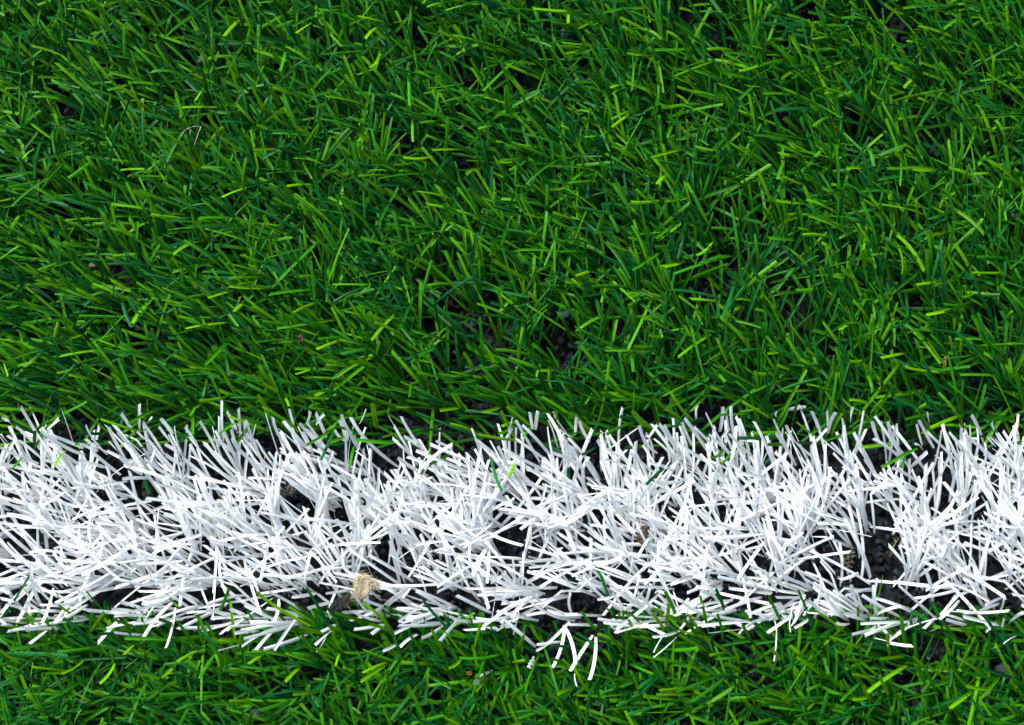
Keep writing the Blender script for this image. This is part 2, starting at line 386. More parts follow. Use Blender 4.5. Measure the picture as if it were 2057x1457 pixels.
TR_GREEN = {
'K': "215,315 450,370 b;465,290 610,520 b;640,250 710,370 b;585,70 850,270 b;800,140 1100,290 b;20,40 140,110 b;130,170 320,180 d;975,340 1140,410 b;815,590 960,700 1160,870 b;130,310 270,440 b;355,470 560,600;440,0 450,150 b;525,85 700,210;620,0 770,170;935,60 1120,190 b;1180,265 1340,245 b;1545,250 1660,130 b;1430,330 1480,480;1100,310 1280,500 d;1560,425 1700,600 b;1740,605 1880,880 b;1875,605 2057,690 b;1800,255 2057,310 d;1435,790 1560,930 b;1385,845 1600,1010;1515,940 1760,1110 b;1520,1080 1700,1150 b;1210,1050 1460,1200 b;850,900 1130,970;670,870 840,1000;845,1010 960,1070 b;520,985 640,1030 b;550,940 690,970 b;105,1025 220,1100 b;160,1090 270,1010 b;395,870 385,1100;920,1310 1150,1400 b;1510,1280 1800,1265;1525,1360 1740,1280 b;470,1230 720,1040;55,1290 290,1240;1870,770 2057,765 b;1100,1130 1270,1330;1340,700 1400,600 b;1880,365 1990,490;740,620 960,560;1255,740 1560,745 b;1010,715 1260,765 d;230,780 280,890 b;640,270 720,380;2030,500 1950,700",
'M': "360,250 400,370 b;140,100 300,260 b;705,100 860,75 b;525,270 690,310 b;720,265 880,330 b;890,60 1060,210 d;495,110 560,220;860,190 930,330 b;60,255 200,310 b;320,310 500,420;1260,195 1480,180 b;1505,180 1690,145 b;1575,120 1580,320 1560,420;1230,200 1290,340 b;320,590 500,740 b;405,650 560,740 b;595,670 640,800;345,800 400,980 b;520,720 515,890 b;550,810 700,970 b;805,740 960,750 b;880,700 1000,660 b;970,720 1090,830 b;780,820 850,960 b;885,890 980,1080;1090,470 1280,540 b;1040,390 1080,620 b;1530,740 1620,980 b;1345,855 1560,880;1375,820 1480,840 b;1475,635 1640,590 b;1270,660 1490,510;1390,325 1510,430;1380,1110 1520,1105 b;1280,1185 1480,1180 b;1850,1130 1980,1400 b;980,1080 1070,1260;515,1055 490,1290 b;105,1230 180,1370 b;285,1235 330,1350 b;640,1355 790,1355 b;170,1390 310,1390 b;1670,860 1860,880 b;1890,990 1990,700 d;1260,935 1320,1160 b;1430,440 1570,325;1540,280 1840,380 d;1710,560 1830,450 b;1930,100 2000,320 b;900,410 880,640;390,460 520,540 b;300,450 400,580;110,550 150,680 b;1000,0 1060,150;460,80 640,110;1440,70 1520,0 b;605,1390 640,1290 b;1235,1225 1340,1290;1910,1430 1850,1340",
'N': "730,10 860,290 b;275,65 650,80 b;330,85 650,80;540,175 550,60 b;615,215 760,140 b;990,260 1190,335;850,140 960,350 d;485,325 740,345 b;770,380 990,375 d;990,405 1240,415 b;1200,380 1540,365;1350,370 1560,490;1160,445 1300,560 b;1390,60 1550,120 b;1555,160 1680,240 b;1815,270 1900,370 b;1600,380 1800,390 b;1840,545 2054,480 b;1340,575 1520,640 b;1450,570 1540,650 b;1890,650 2054,665 b;370,550 410,720 b;525,410 660,395 b;170,465 340,490 b;430,490 460,620;215,370 240,640 d;870,975 1040,850 b;1060,735 1060,920;540,920 620,1120 d;850,1030 860,1150 b;160,1105 340,1135 b;435,1185 620,1230;15,1235 200,1225 b;85,1305 170,1250 b;1170,1200 1480,1120 b;1510,1120 1720,1160 b;1360,1070 1550,1030;1640,925 1730,1060 b;1410,970 1480,1060 b;1680,710 1780,800 b;1600,720 1640,830;960,1165 1140,1250 b;640,1210 690,1430;575,1375 690,1300;1690,1130 1840,1330 d;640,930 830,940;860,670 980,650 b;880,720 1000,690;580,1095 600,1160 b;190,725 230,850;1300,1060 1340,960;70,650 105,1020;1220,1410 1330,1310 b;1030,1360 1110,1450",
'O': "400,150 520,370 b;120,315 260,430 b;430,300 700,280 b;345,340 560,420 b;1015,240 1040,490;740,280 805,450 b;800,260 850,520 d;830,0 865,260;990,30 1150,110 b;905,200 1000,270 b;905,320 1010,400 b;1160,315 1310,345 b;1345,290 1490,460;1275,115 1420,270;1440,220 1600,100;1560,100 1575,320 b;1690,50 1750,110 b;1670,240 1810,410;1595,345 1760,420 b;1830,420 1815,690 b;1720,620 1980,540;600,540 670,740 b;1020,480 1250,640 b;970,570 1110,650 b;1135,670 1240,560 b;885,705 1020,800 b;690,680 750,760 b;780,570 810,650;200,600 350,510 b;135,510 210,620;420,800 600,880 b;370,770 480,820;455,1080 640,1160;275,1090 460,1180 b;610,1065 720,1200;180,1175 380,1220 b;1080,930 1085,1070 b;1210,1295 1400,1290 b;1135,1100 1260,1190 b;1070,1165 1170,1320 b;700,1285 850,1290 b;205,1345 420,1440 b;170,1370 240,1190;380,1240 560,1310;1690,865 1770,1000 b;1430,740 1520,880;1510,830 1610,940 b;1745,1205 1890,1340 b;1720,1240 1820,1330 b;1670,1330 1810,1325 b;1380,1415 1490,1320 b;1810,985 1880,910 b;600,905 940,970 d;1360,620 1420,750 d;880,540 680,690 d;2000,370 2040,490 b;10,1365 100,1430 b;1875,180 1960,250 b",
'P': "610,545 650,600 b;655,600 840,730 b;600,655 730,660 b;800,750 960,790;840,830 960,840;990,780 1050,900 b;870,515 960,630 b;1000,680 1200,820 d;830,480 860,600;985,320 950,450 b;890,495 1010,480 b;970,430 1130,500 b;1210,505 1380,600 b;1140,505 1160,700 b;1230,720 1440,690 b;1340,680 1370,900;1310,950 1590,890 b;1440,870 1590,880;1110,1020 1130,1170 b;1070,1050 1230,910 d;960,1280 1200,1230 b;640,1060 830,940 b;660,1100 700,1020 b;640,205 750,235;250,185 330,160 b;220,235 400,190 b;330,290 450,330 b;360,340 620,380 b;100,360 370,375;955,75 955,280;1190,45 1340,160 b;1230,60 1250,290 b;830,70 1000,180 b;920,175 1060,270 b;840,260 960,370 b;1430,40 1550,200 b;1505,235 1660,270;1710,410 1900,540;1800,400 1850,490 b;1590,815 1720,750;1655,630 2010,630 b;1860,605 1910,720 b;1485,1110 1550,1320 b;1710,1105 1860,1230;1860,1040 1910,1150 b;380,410 540,630;160,75 400,100 b;1970,920 1900,1030 b;150,1030 230,1160;280,790 300,940;310,760 520,740;135,810 160,940 b;95,1245 260,1210 b;170,1330 320,1390 b;20,1400 190,1395 b;390,1210 520,1310 b;800,1110 1000,1105;1145,1350 1570,1385 b;1070,1290 1150,1350 b;1160,1305 1290,1360;720,1300 830,1290 b;1520,975 1515,1100 b;2010,1015 2020,1140 b;1930,1170 2054,1170 b;60,130 130,310;10,220 130,330 b;20,690 120,790;1410,450 1480,1000 d",
'Q': "210,85 450,210 b;500,160 640,150 b;615,155 820,160 b;310,200 410,320 b;485,325 650,380 b;790,100 850,290 b;920,240 1080,300 b;670,310 830,320;755,430 860,600 b;820,370 960,470 b;860,440 1190,420 b;1160,215 1260,550;1150,120 1480,160 b;1325,420 1520,320 b;1490,170 1610,340 b;1520,145 1860,150;1010,290 1160,550 d;195,495 340,610 b;290,540 520,470;240,240 340,290 b;55,330 230,390 b;280,650 570,655 b;845,620 1110,780 b;580,690 840,840 b;175,770 390,930 b;235,965 480,1080 b;50,840 180,800;460,900 600,990;600,895 1060,915;790,915 970,980;445,940 400,1160 b;50,1045 320,1250 b;530,1070 650,1030 b;915,1090 1290,1290;705,1085 920,1010;1010,950 1160,770 b;970,740 1020,860 b;1110,950 1160,1160 b;1420,990 1740,950 b;1330,825 1390,960 b;1190,870 1480,910 d;1260,780 1430,850 b;1125,870 1260,980 b;1460,620 1550,750 b;1445,750 1690,700;1590,755 1780,700 b;1720,440 1820,560 b;1750,665 2054,680 b;1900,840 2054,910 b;1670,1265 1790,1450;1745,1050 1890,1190;1570,1265 1760,1070;1330,1190 1570,1300 b;1585,1190 1760,1250 b;850,1330 950,1450 b;525,1340 760,1390 b;220,1430 500,1450;0,1140 300,1400;40,1260 200,1330;920,1235 1140,1400 d;60,1350 20,1230 b;800,1415 850,1450;870,655 850,810 d;990,290 1090,480",
'R': "30,560 160,870 b;55,840 240,930 b;180,560 330,630 b;360,850 560,930 b;175,740 390,735 b;190,770 320,850 b;560,745 800,860;900,610 990,790 b;845,655 970,760 b;840,910 960,1030 b;40,1025 320,1015 b;520,775 620,990;580,1190 760,1230 b;665,970 830,1110 b;440,1095 600,1160 b;830,1010 940,1230;680,310 750,370 b;780,370 820,500 b;920,400 1000,270 b;490,80 620,140 b;210,90 360,30;100,170 350,215 d;390,185 550,270;190,290 380,440;240,430 290,220;870,470 830,660;650,510 740,640;360,140 520,40 b;830,10 1100,80 b;970,120 1130,230 b;890,180 1000,90 b;930,150 1070,390;1450,120 1640,200 b;1310,120 1520,190;1110,60 1240,20;1570,320 1740,240 b;1550,250 1690,480 d;1790,580 2054,330;1340,600 1600,570;1360,430 1560,530;1370,560 1650,520;1400,1030 1660,1030 b;1270,1035 1400,1030 b;1350,920 1500,990 b;1305,825 1480,810;1180,1090 1400,1080 b;1100,1145 1300,1120 b;1750,875 1870,840 b;1770,705 1960,760 b;1690,1330 1800,1450;1660,1220 1780,1170 b;1890,965 2000,1000 b;1910,1120 2054,1110 b;900,1255 1090,1390 b;290,1310 500,1300 b;220,1390 290,1450 b;700,1450 720,1260 b;1960,550 2010,900;1230,700 1220,350;1520,780 1490,1180;1200,340 990,480 d;1540,1100 1610,1230 d;970,1300 1270,1310 d",
'S': "1010,50 1270,190 b;970,150 1270,30 b;830,110 860,390 b;860,130 950,380;360,135 500,0 b;1100,155 1330,390;1575,310 1660,490 b;1500,130 1740,190 b;1780,430 2057,130 b;1730,150 2057,260 b;1640,60 1960,190;650,235 1010,300;515,100 820,240;1210,525 1460,430 b;1230,420 1560,390;1090,505 1380,610 b;820,505 1030,610;1230,585 1500,780 b;300,395 410,470;410,460 490,580 b;60,685 320,430;85,580 330,680;200,690 450,1130 b;620,690 860,1000 b;790,620 920,880 b;600,740 710,870;660,870 890,1000 b;1000,780 1220,700 b;610,990 740,1180 b;1190,1000 1400,890 b;1090,1005 1510,1020;1400,880 1560,930 b;1690,810 1800,960 b;1310,680 1580,690 b;1780,1080 1840,1340 b;1340,570 1640,700;700,380 810,460 b;590,450 660,560 b;320,760 530,810 b;0,1060 300,1010 b;1550,650 1830,700 b;1570,910 1620,1050;1840,720 1960,860;1680,270 1790,380 b;1860,440 1800,640 b;1810,970 1820,1050;0,200 320,220;100,270 310,240 b",
'A': "1390,460 1270,530;900,140 370,410;790,475 1130,480 d;790,545 1110,550 d;1250,380 1280,170 d;1330,360 1660,190;1080,40 1320,250 b;1720,340 2000,240",
'B': "470,305 640,400;1010,370 1110,410;1355,555 1550,480 b;500,420 330,640;1110,590 1450,380;370,360 50,600;130,420 135,510;1800,160 1840,420 b;610,70 740,240 b;1430,190 1580,290;1690,80 1530,310;1200,80 1340,20 b;100,120 0,140;930,190 870,60 b;1090,80 1420,90 b",
'C': "550,575 880,520;320,790 540,680;1200,150 1380,300;1070,400 1280,360 b;1030,470 1190,390;430,230 640,200 b;1830,270 2010,450 b;260,840 200,950;1890,690 2050,600 d;1060,230 1200,510 b;210,45 520,210 d;830,65 1110,130;870,245 1060,190 b;550,60 640,200 b;1270,85 1600,270;130,400 620,470 d;190,250 620,420 820,490 d;1290,500 1360,400",
'D': "285,620 480,600 d;500,1000 800,740 d;1170,720 1310,620;1270,790 1420,600;1450,515 1900,515 d;1490,135 1830,330 b;230,290 500,350 d;760,400 1100,310 d;700,215 880,340 b;360,230 520,400 b;140,120 540,130;90,480 420,350;760,40 1000,340 b;640,220 780,390 d;30,50 180,130",
'E': "680,610 970,570 b;20,560 280,555 d;1380,410 1740,265 b;1250,230 1450,500;545,120 810,185 b;890,120 760,290 b;0,350 300,570 b;470,260 360,500 b;300,30 440,230 b;1120,325 1600,240;580,440 700,540;1340,160 1210,240 b;1090,830 1130,700;1960,620 2057,580",
'F': "1080,665 925,890 b;1170,740 1480,860;1380,600 1540,720;280,690 420,790 b;280,840 330,970 b;1010,900 1290,905 d;1850,790 2050,1090;1285,940 1880,960;300,300 60,690 d;590,460 640,540;635,1300 890,1140 b;465,1300 740,1300 b;1425,1045 1700,1200 b;0,1060 280,1230 b;465,1080 690,1230 b;1040,990 1160,1150 b;1280,1110 1390,1000 b;1830,1180 2057,1070 b;700,1120 0,1090 d;110,1050 720,930;1030,1405 1200,1140 b;860,690 1130,860;200,750 310,830 b;600,960 740,1060 b;1460,720 1490,1010;340,1180 320,1350 b;590,1080 1080,1020;1300,810 1380,1020;1440,1310 1700,1370 b;1670,1340 1830,1190 b",
'G': "1000,385 1290,600;310,210 200,470;1190,440 1220,680;1380,650 1490,880 b;1320,420 1650,650 d;1760,590 1960,680 b;1400,465 1860,600;1040,670 1200,830;135,740 290,790 b;205,745 570,830 b;640,860 1040,1210;310,1050 650,1150 b;1940,400 2000,470;1875,470 2010,720 b;780,1030 860,1140 b;510,1000 660,900 b;890,1180 1050,1020 b;1000,800 1250,910;1210,845 1400,860 b;1670,1180 1940,1000 b;1535,1200 1530,1400 b;1400,1290 1470,1440 b;970,1310 1300,1270 b;310,1385 640,1385 b;250,870 500,1050;0,1150 160,900;1550,990 1620,1080;960,890 1180,940 1270,1050;1930,1050 1960,1380;1870,1190 2057,1110;230,940 200,1110;1410,1020 1470,880 b;1690,1090 1950,980 b;930,1430 1020,1320;1330,740 1450,880",
'H': "125,700 290,920;345,640 490,930 b;490,670 830,1060 b;850,570 780,860 b;835,740 860,1000;1090,760 1130,1010;630,935 1080,890;1290,705 1190,870 b;1005,795 1180,960 b;1550,810 1900,830 d;1310,960 1150,990 b;520,1040 640,950 b;1310,1290 1460,900;250,930 420,1050;220,760 560,820;320,780 440,960;560,650 720,760 b;900,640 1090,760 d;1000,1095 1270,1050;300,1080 310,1300 b;100,1210 200,1400 b;670,1190 830,1260 b;990,1180 1010,1430;1090,1380 1130,1120;280,1360 450,1420 b;500,1340 700,1450 b;1360,1300 1420,1420 b;1560,1310 1770,1430 b;1150,1390 1270,1220;800,1140 950,1180 b;1580,940 1720,1000;1820,1040 1930,1240 2040,1330 b;1510,1240 1540,1400;950,1390 1000,1450 b;0,860 330,840 d;60,1190 300,1150 d;800,1280 900,1150 b;1640,1310 1840,1230 b",
'I': "320,530 400,680 b;350,490 480,650;740,370 700,650 b;700,250 840,560;940,480 1060,660 b;900,540 1110,760;930,600 1090,800;750,610 840,690;840,690 1160,880 b;1100,710 1190,880 b;1240,480 1300,770;1640,650 1900,800 d;1155,910 1340,880 b;1400,820 1465,1000 b;940,1000 1190,1190 b;410,630 530,690 b;440,710 600,750 b;350,720 570,780;440,800 560,800;120,680 280,920;0,690 290,840 b;60,860 150,1000 b;900,670 1150,760 b;1620,870 1860,980;1740,930 1860,1060 b;1800,850 1900,1000 b;1310,990 1500,1090 b;1510,1170 1570,1290 b;640,1275 1000,1260 b;610,1310 1030,1310 b;700,960 700,1090 b;770,1000 730,1100 b;1040,830 720,850;1600,800 1610,920 b;920,1420 1390,1290 d;1350,1040 1430,1250 d;1200,1120 1500,1140 d;220,1150 400,1170;380,1290 480,1310 b;1690,1280 1760,1400 b;1650,1020 1800,1040 b;1940,1350 2030,1450 b;570,1100 340,1000;600,380 660,430 d;80,420 160,500;220,460 270,530;1230,950 1490,930;1500,590 1590,760;1730,1120 1640,1220 b;1640,860 1640,1010",
'J': "1240,520 1460,830;830,770 850,1000 b;1560,600 1650,850;1350,820 1410,1000 b;1740,770 1740,1120;200,590 450,780 b;190,650 110,850;750,1010 1010,980 b;1050,980 1180,1090 b;0,990 280,1220 b;500,1150 740,1240 b;640,1310 1010,1060 b;750,1150 850,1360 b;400,1390 580,1220;1190,1070 1410,1220 b;1250,1030 1410,1140 b;1370,1030 1500,1170;1450,990 1720,1160 b;1540,1250 1820,1280 b;1700,1100 2057,1210 d;1530,1010 1790,1000;1420,860 1560,890 b;1810,890 1680,970 b;1640,870 1600,980 b;1570,740 1540,860 b;480,880 440,980 b;370,940 440,1030 b;110,850 0,990 b;1920,920 2050,1060;1390,1450 1600,1290 b;90,1290 250,1230;400,1200 420,1320 b;300,1140 400,1290;290,880 340,1020;450,1010 600,1030 b;1930,1190 2000,1320 b;230,930 0,1120;1160,1100 1280,1330;510,1370 700,1320 b;600,1250 720,1430 b;1700,610 1900,930 d;1990,690 2057,790;640,830 940,910 d;200,800 210,930",
}

def parse(s, reg):
    ox, oy, sc = REG[reg]
    res = []
    for item in s.split(';'):
        toks = item.split()
        fl = [q for q in toks if ',' not in q]
        pt = [tuple(float(v) for v in q.split(',')) for q in toks if ',' in q]
        res.append(([(ox + a * sc, oy + b * sc) for a, b in pt], ''.join(fl)))
    return res

def traced_points(px, z_tip, z_root):
    """px tip first -> bezier root to tip in 3-D."""
    tip = ground(px[0][0], px[0][1], z_tip)
    root = ground(px[-1][0], px[-1][1], z_root)
    zm = z_root + (z_tip - z_root) * 0.62
    if len(px) == 3:
        mid = ground(px[1][0], px[1][1], zm)
    else:
        mx = (px[0][0] + px[1][0]) / 2 + rng.normal(0, 2.0); my = (px[0][1] + px[1][1]) / 2 + rng.normal(0, 2.0)
        mid = ground(mx, my, zm)
    c = 2 * mid - 0.5 * (tip + root)
    return blade_points(root[None], c[None], tip[None])

def traced_blade(px, flags, white, z_tip=None, z_root=None):
    zt = z_tip if z_tip is not None else rng.uniform(0.024, 0.030)
    zr = z_root if z_root is not None else rng.uniform(0.003, 0.008)
    pts = traced_points(px, zt, zr)
    one = lambda v: np.array([v])
    w = rng.uniform(0.0013, 0.0018) if white else rng.uniform(0.0013, 0.0018)
    tap = rng.uniform(0, 0.10)
    if 't' in flags: w, tap = rng.uniform(0.0005, 0.0008), 0.3
    if 'p' in flags: tap = -1.2; w *= 0.55
    if white: col = white_colors(1)
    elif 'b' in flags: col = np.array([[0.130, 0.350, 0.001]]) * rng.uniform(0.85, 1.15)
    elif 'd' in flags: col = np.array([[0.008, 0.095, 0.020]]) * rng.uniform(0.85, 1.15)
    else: col = np.array([[0.036, 0.205, 0.003]]) * rng.uniform(0.8, 1.15)
    return blade_mesh(pts, one(w), one(rng.normal(0, 0.25)), one(rng.normal(0, 0.25)),
                      one(rng.choice([-1, 1]) * rng.uniform(0.07, 0.2)), one(rng.normal(0, 0.22)), col, one(tap))

# ---- green turf
P0, P1, P2 = turf(green_bands, X0, X1, 0.0125, 19.0, False)
pts = kink(blade_points(P0, P1, P2), 0.06)
pts = pts[~reject(pts, GREEN_GAPS, 0.82)]
q0 = to_px(pts)
low = ((q0[:, -1, 1] > 800) & (q0[:, -1, 1] < 940)) | ((q0[:, -1, 1] > 1200) & (q0[:, -1, 1] < 1380))
pts[low, :, 2] *= 0.65
# keep the stray green ends out of the painted line, apart from a few
q = to_px(pts)
tipy = q[:, -1, 1]
inside = (q[..., 1] > 905).any(1) & (q[..., 1] < 1215).any(1)
pts = pts[~(inside & (rng.random(len(pts)) < 0.95))]
parts = [blade_set(pts, green_colors(len(pts)), 0.0012, 0.0018, False)]
for reg, s in TR_GREEN.items():
    for px, fl in parse(s, reg):
        parts.append(traced_blade(px, fl, False))
V, F, C = join(parts)
tag(make_object("green_turf", V, F, C, MAT_GREEN), "green plastic turf of cut flat blades above and below the white line", "artificial grass", kind="stuff")
N_GREEN = len(pts)

# ---- white turf line
P0, P1, P2 = turf(white_bands, X0, X1, 0.0105, 12.5, True)
pts = kink(blade_points(P0, P1, P2), 0.07)
pts = pts[~reject(pts, WHITE_GAPS, 0.84)]
q = to_px(pts)
out_edge = (q[:, -1, 1] < 850) | (q[:, -1, 1] > 1275)
pts = pts[q[:, -1, 1] < 1290]
q = q[q[:, -1, 1] < 1290]
out_edge = (q[:, -1, 1] < 850) | (q[:, -1, 1] > 1275)
pts = pts[~(out_edge & (rng.random(len(pts)) < 0.85) & (np.abs(q[:, -1, 0] - 1028) < 1028))]
parts = [blade_set(pts, white_colors(len(pts)), 0.0012, 0.00175, True)]
for reg, s in TR_WHITE.items():
    for px, fl in parse(s, reg):
        parts.append(traced_blade(px, fl, True))
V, F, C = join(parts)
tag(make_object("white_turf", V, F, C, MAT_WHITE), "white plastic turf blades forming the pitch line across the picture", "artificial grass", kind="stuff")
N_WHITE = len(pts)

# ------------------------------------------------------------------ ground and rubber infill
def ground_sheet():
    m, t, p, o = new_mat("dark_backing")
    tc = t.nodes.new("ShaderNodeTexCoord")
    nz = t.nodes.new("ShaderNodeTexNoise"); nz.inputs["Scale"].default_value = 350.0; nz.inputs["Detail"].default_value = 6.0
    cr = t.nodes.new("ShaderNodeValToRGB")
    cr.color_ramp.elements[0].color = (0.002, 0.0025, 0.003, 1); cr.color_ramp.elements[1].color = (0.010, 0.011, 0.012, 1)
    t.links.new(tc.outputs["Object"], nz.inputs["Vector"]); t.links.new(nz.outputs[0], cr.inputs[0])
    t.links.new(cr.outputs[0], p.inputs["Base Color"]); p.inputs["Roughness"].default_value = 0.9
    s = 30.0
    V = [(-s, -s, -0.004), (s, -s, -0.004), (s, s, -0.004), (-s, s, -0.004)]
    ob = make_object("ground", V, [(0, 1, 2, 3)], np.full((4, 3), 0.02), m)
    tag(ob, kind="structure")
ground_sheet()

ICO_V = []
ph = (1 + 5 ** 0.5) / 2
for a, b in ((1, ph), (-1, ph), (1, -ph), (-1, -ph)):
    ICO_V += [(0, a, b), (a, b, 0), (b, 0, a)]
ICO_V = np.array(ICO_V, float); ICO_V /= np.linalg.norm(ICO_V[0])
def hull_faces(V):
    n = len(V); fs = []
    for i in range(n):
        for j in range(i + 1, n):
            for k in range(j + 1, n):
                nn = np.cross(V[j] - V[i], V[k] - V[i]); d = (V - V[i]) @ nn
                if (d <= 1e-6).all(): fs.append((i, j, k))
                elif (d >= -1e-6).all(): fs.append((i, k, j))
    return np.array(fs)
ICO_F = hull_faces(ICO_V)

def granules(centres, sizes, cols):
    n = len(centres)
    S = rng.uniform(0.55, 1.1, (n, 1, 3)) * sizes[:, None, None]
    V = ICO_V[None] * (1 + rng.uniform(-0.22, 0.22, (n, 12, 1))) * S
    q4 = rng.normal(size=(n, 4)); q4 /= np.linalg.norm(q4, axis=1, keepdims=True)
    w, x, y, z = q4.T
    Rm = np.stack([np.stack([1 - 2 * (y * y + z * z), 2 * (x * y - z * w), 2 * (x * z + y * w)], -1),
                   np.stack([2 * (x * y + z * w), 1 - 2 * (x * x + z * z), 2 * (y * z - x * w)], -1),
                   np.stack([2 * (x * z - y * w), 2 * (y * z + x * w), 1 - 2 * (x * x + y * y)], -1)], 1)
    V = np.einsum('nij,nkj->nki', Rm, V) + centres[:, None]
    F = ICO_F[None] + (np.arange(n) * 12)[:, None, None]
    return V.reshape(-1, 3), F.reshape(-1, 3), np.repeat(cols, 12, 0)

NG = 60000
cx = rng.uniform(-0.37, 0.37, NG); cy = rng.uniform(-0.30, 0.32, NG)
cz = rng.uniform(-0.0035, 0.0025, NG)
sz = rng.uniform(0.0011, 0.0026, NG)
g = 0.003 + 0.017 * rng.random(NG) ** 2
cols = np.stack([g * 0.6, g * 0.95, g * 1.15], -1)
br = rng.random(NG) < 0.02
cols[br] = np.array([0.030, 0.020, 0.012]) * rng.uniform(0.5, 1.4, (br.sum(), 1))
gy = rng.random(NG) < 0.012
cols[gy] = np.array([0.06, 0.065, 0.065]) * rng.uniform(0.5, 1.5, (gy.sum(), 1))
V, F, C = granules(np.stack([cx, cy, cz], -1), sz, cols)
tag(make_object("rubber_crumb", V, F, C, MAT_RUBBER), "black rubber crumb lying in the gaps between the turf blades", "rubber infill", kind="stuff")

# ------------------------------------------------------------------ single blades that stand out
def single(reg, s, white, label, group, z_tip=None, z_root=None):
    (px, fl), = parse(s, reg)
    V, F, C = traced_blade(px, fl, white, z_tip, z_root)
    o = V[:3].mean(0)
    ob = make_object("white_grass_blade" if white else "green_grass_blade", V, F, C, MAT_WHITE if white else MAT_GREEN, origin=tuple(float(v) for v in o))
    tag(ob, label, "grass blade", group)
    return ob

GS = "white blades astray on the green turf below the line"
for reg, s, label in (
    ('F', "305,995 480,860", "short white blade pointing down-left into green turf, leftmost of the strays below the line"),
    ('F', "1010,985 1230,740", "broad curled white blade hanging down-left over green turf, second stray from the left"),
    ('F', "1475,950 1790,560", "long straight white blade slanting down-left over green turf, third stray from the left"),
    ('F', "1715,1035 1780,820 1810,620", "white blade pointing almost straight down over green turf, fourth stray from the left"),
    ('F', "1180,880 1480,900", "level white blade half buried among green blades below the line, left part of photo"),
    ('G', "1200,800 1370,650 p", "white split blade with a rounded tip pointing down-left below the dark bark scrap"),
    ('G', "1210,880 1320,700 t", "thin pointed white sliver hanging down below the dark bark scrap"),
    ('G', "1600,640 1900,590", "short level white blade pointing left among green blades right of the tan fluff"),
    ('G', "195,860 410,800 t", "thin pale sliver lying low on green turf left of the thick white fan of blades"),
    ('H', "1100,545 1420,820", "straight white blade slanting down-right over black crumb below the line"),
    ('H', "1425,860 1570,760 1770,560", "long curved white blade sweeping down-left across bare black crumb below the line"),
    ('H', "1430,800 1680,770", "short white blade lying level over bare crumb, crossed by a long curved one"),
    ('H', "1595,1035 1690,800 1710,600", "narrow white blade curving down to a pointed tip, left of the dangling group of strays"),
    ('H', "1830,1000 1800,800 1720,610", "white blade slanting down-right to a hidden end in the dangling group of strays"),
    ('H', "1775,1070 2010,700", "white blade slanting steeply down-left in the dangling group of strays"),
    ('H', "1975,1160 2040,720", "lowest-reaching white blade, hanging straight down in the dangling group of strays"),
    ('H', "1845,1230 1830,1050 t", "hair-thin white filament at the very bottom of the dangling group"),
    ('I', "570,720 860,650", "short level white blade lying among bright green tufts below the line"),
    ('I', "580,930 820,720 t", "long thin greyish white sliver slanting down-left among bright green tufts"),
    ('I', "580,880 690,700 t", "short crinkled white sliver beside a longer thin one among bright green tufts"),
    ('I', "1460,690 1620,560 1820,540", "arched white blade drooping left over dark crumb below the line"),
    ('I', "1825,970 1850,700 1830,550 t", "thin white blade dangling straight down beside the arched white blade"),
    ('I', "140,600 220,690 p", "small white chip of blade with a broad end on dark crumb below the line"),
    ('I', "910,470 945,320", "small pointed white blade hanging straight down above the bright green tufts"),
    ('I', "1995,670 1990,520 2040,360 t", "slender curved white blade dangling from the line, right of the arched one"),
    ('J', "1050,890 700,820", "white blade lying level on dark crumb and pointing right, below the line at right"),
    ('J', "820,890 980,740 1290,640 t", "thin white blade curving down-left to a pointed tip below the line at right"),
    ('J', "1860,720 1880,640", "tiny white blade end pointing straight down near the right edge below the line"),
    ('J', "1870,870 1990,800 t", "thin crumpled white shred on green turf near the right edge below the line"),
):
    single(reg, s, True, label, GS, 0.021, 0.010)
GU = "white blades standing apart at the upper edge of the line"
for reg, s, label in (
    ('A', "640,230 690,370 760,575 t", "thin white blade with a wider tip in the dark gap above the line's left"),
    ('A', "610,315 430,480 p", "white blade leaning up-right in the dark gap above the line's left end"),
    ('A', "1440,165 1440,440", "upright pointed white blade rising above its neighbours at the line's top left"),
    ('A', "1570,300 1530,360", "small loose white chip among green blades just above the line's top left edge"),
    ('B', "1725,215 1650,370 t", "narrow white sliver leaning up-right alone among green blades above the line"),
    ('C', "30,290 130,470 320,740", "long white blade leaning up-left alone across dark crumb left of the line's middle"),
    ('C', "1700,540 1620,390 1525,235", "bluish white blade half hidden in shade among green blades above the line's middle"),
    ('D', "260,200 225,420 225,680", "tall lone white blade standing upright across the dark gap right of the middle"),
    ('D', "420,410 240,540 80,660 t", "hair-thin white filament crossing the lone upright white blade right of the middle"),
    ('E', "1810,280 1930,560", "white blade leaning up-left alone with a pointed tip near the line's upper right end"),
):
    single(reg, s, True, label, GU, 0.022, 0.006)
GG = "green blades lying across the white line"
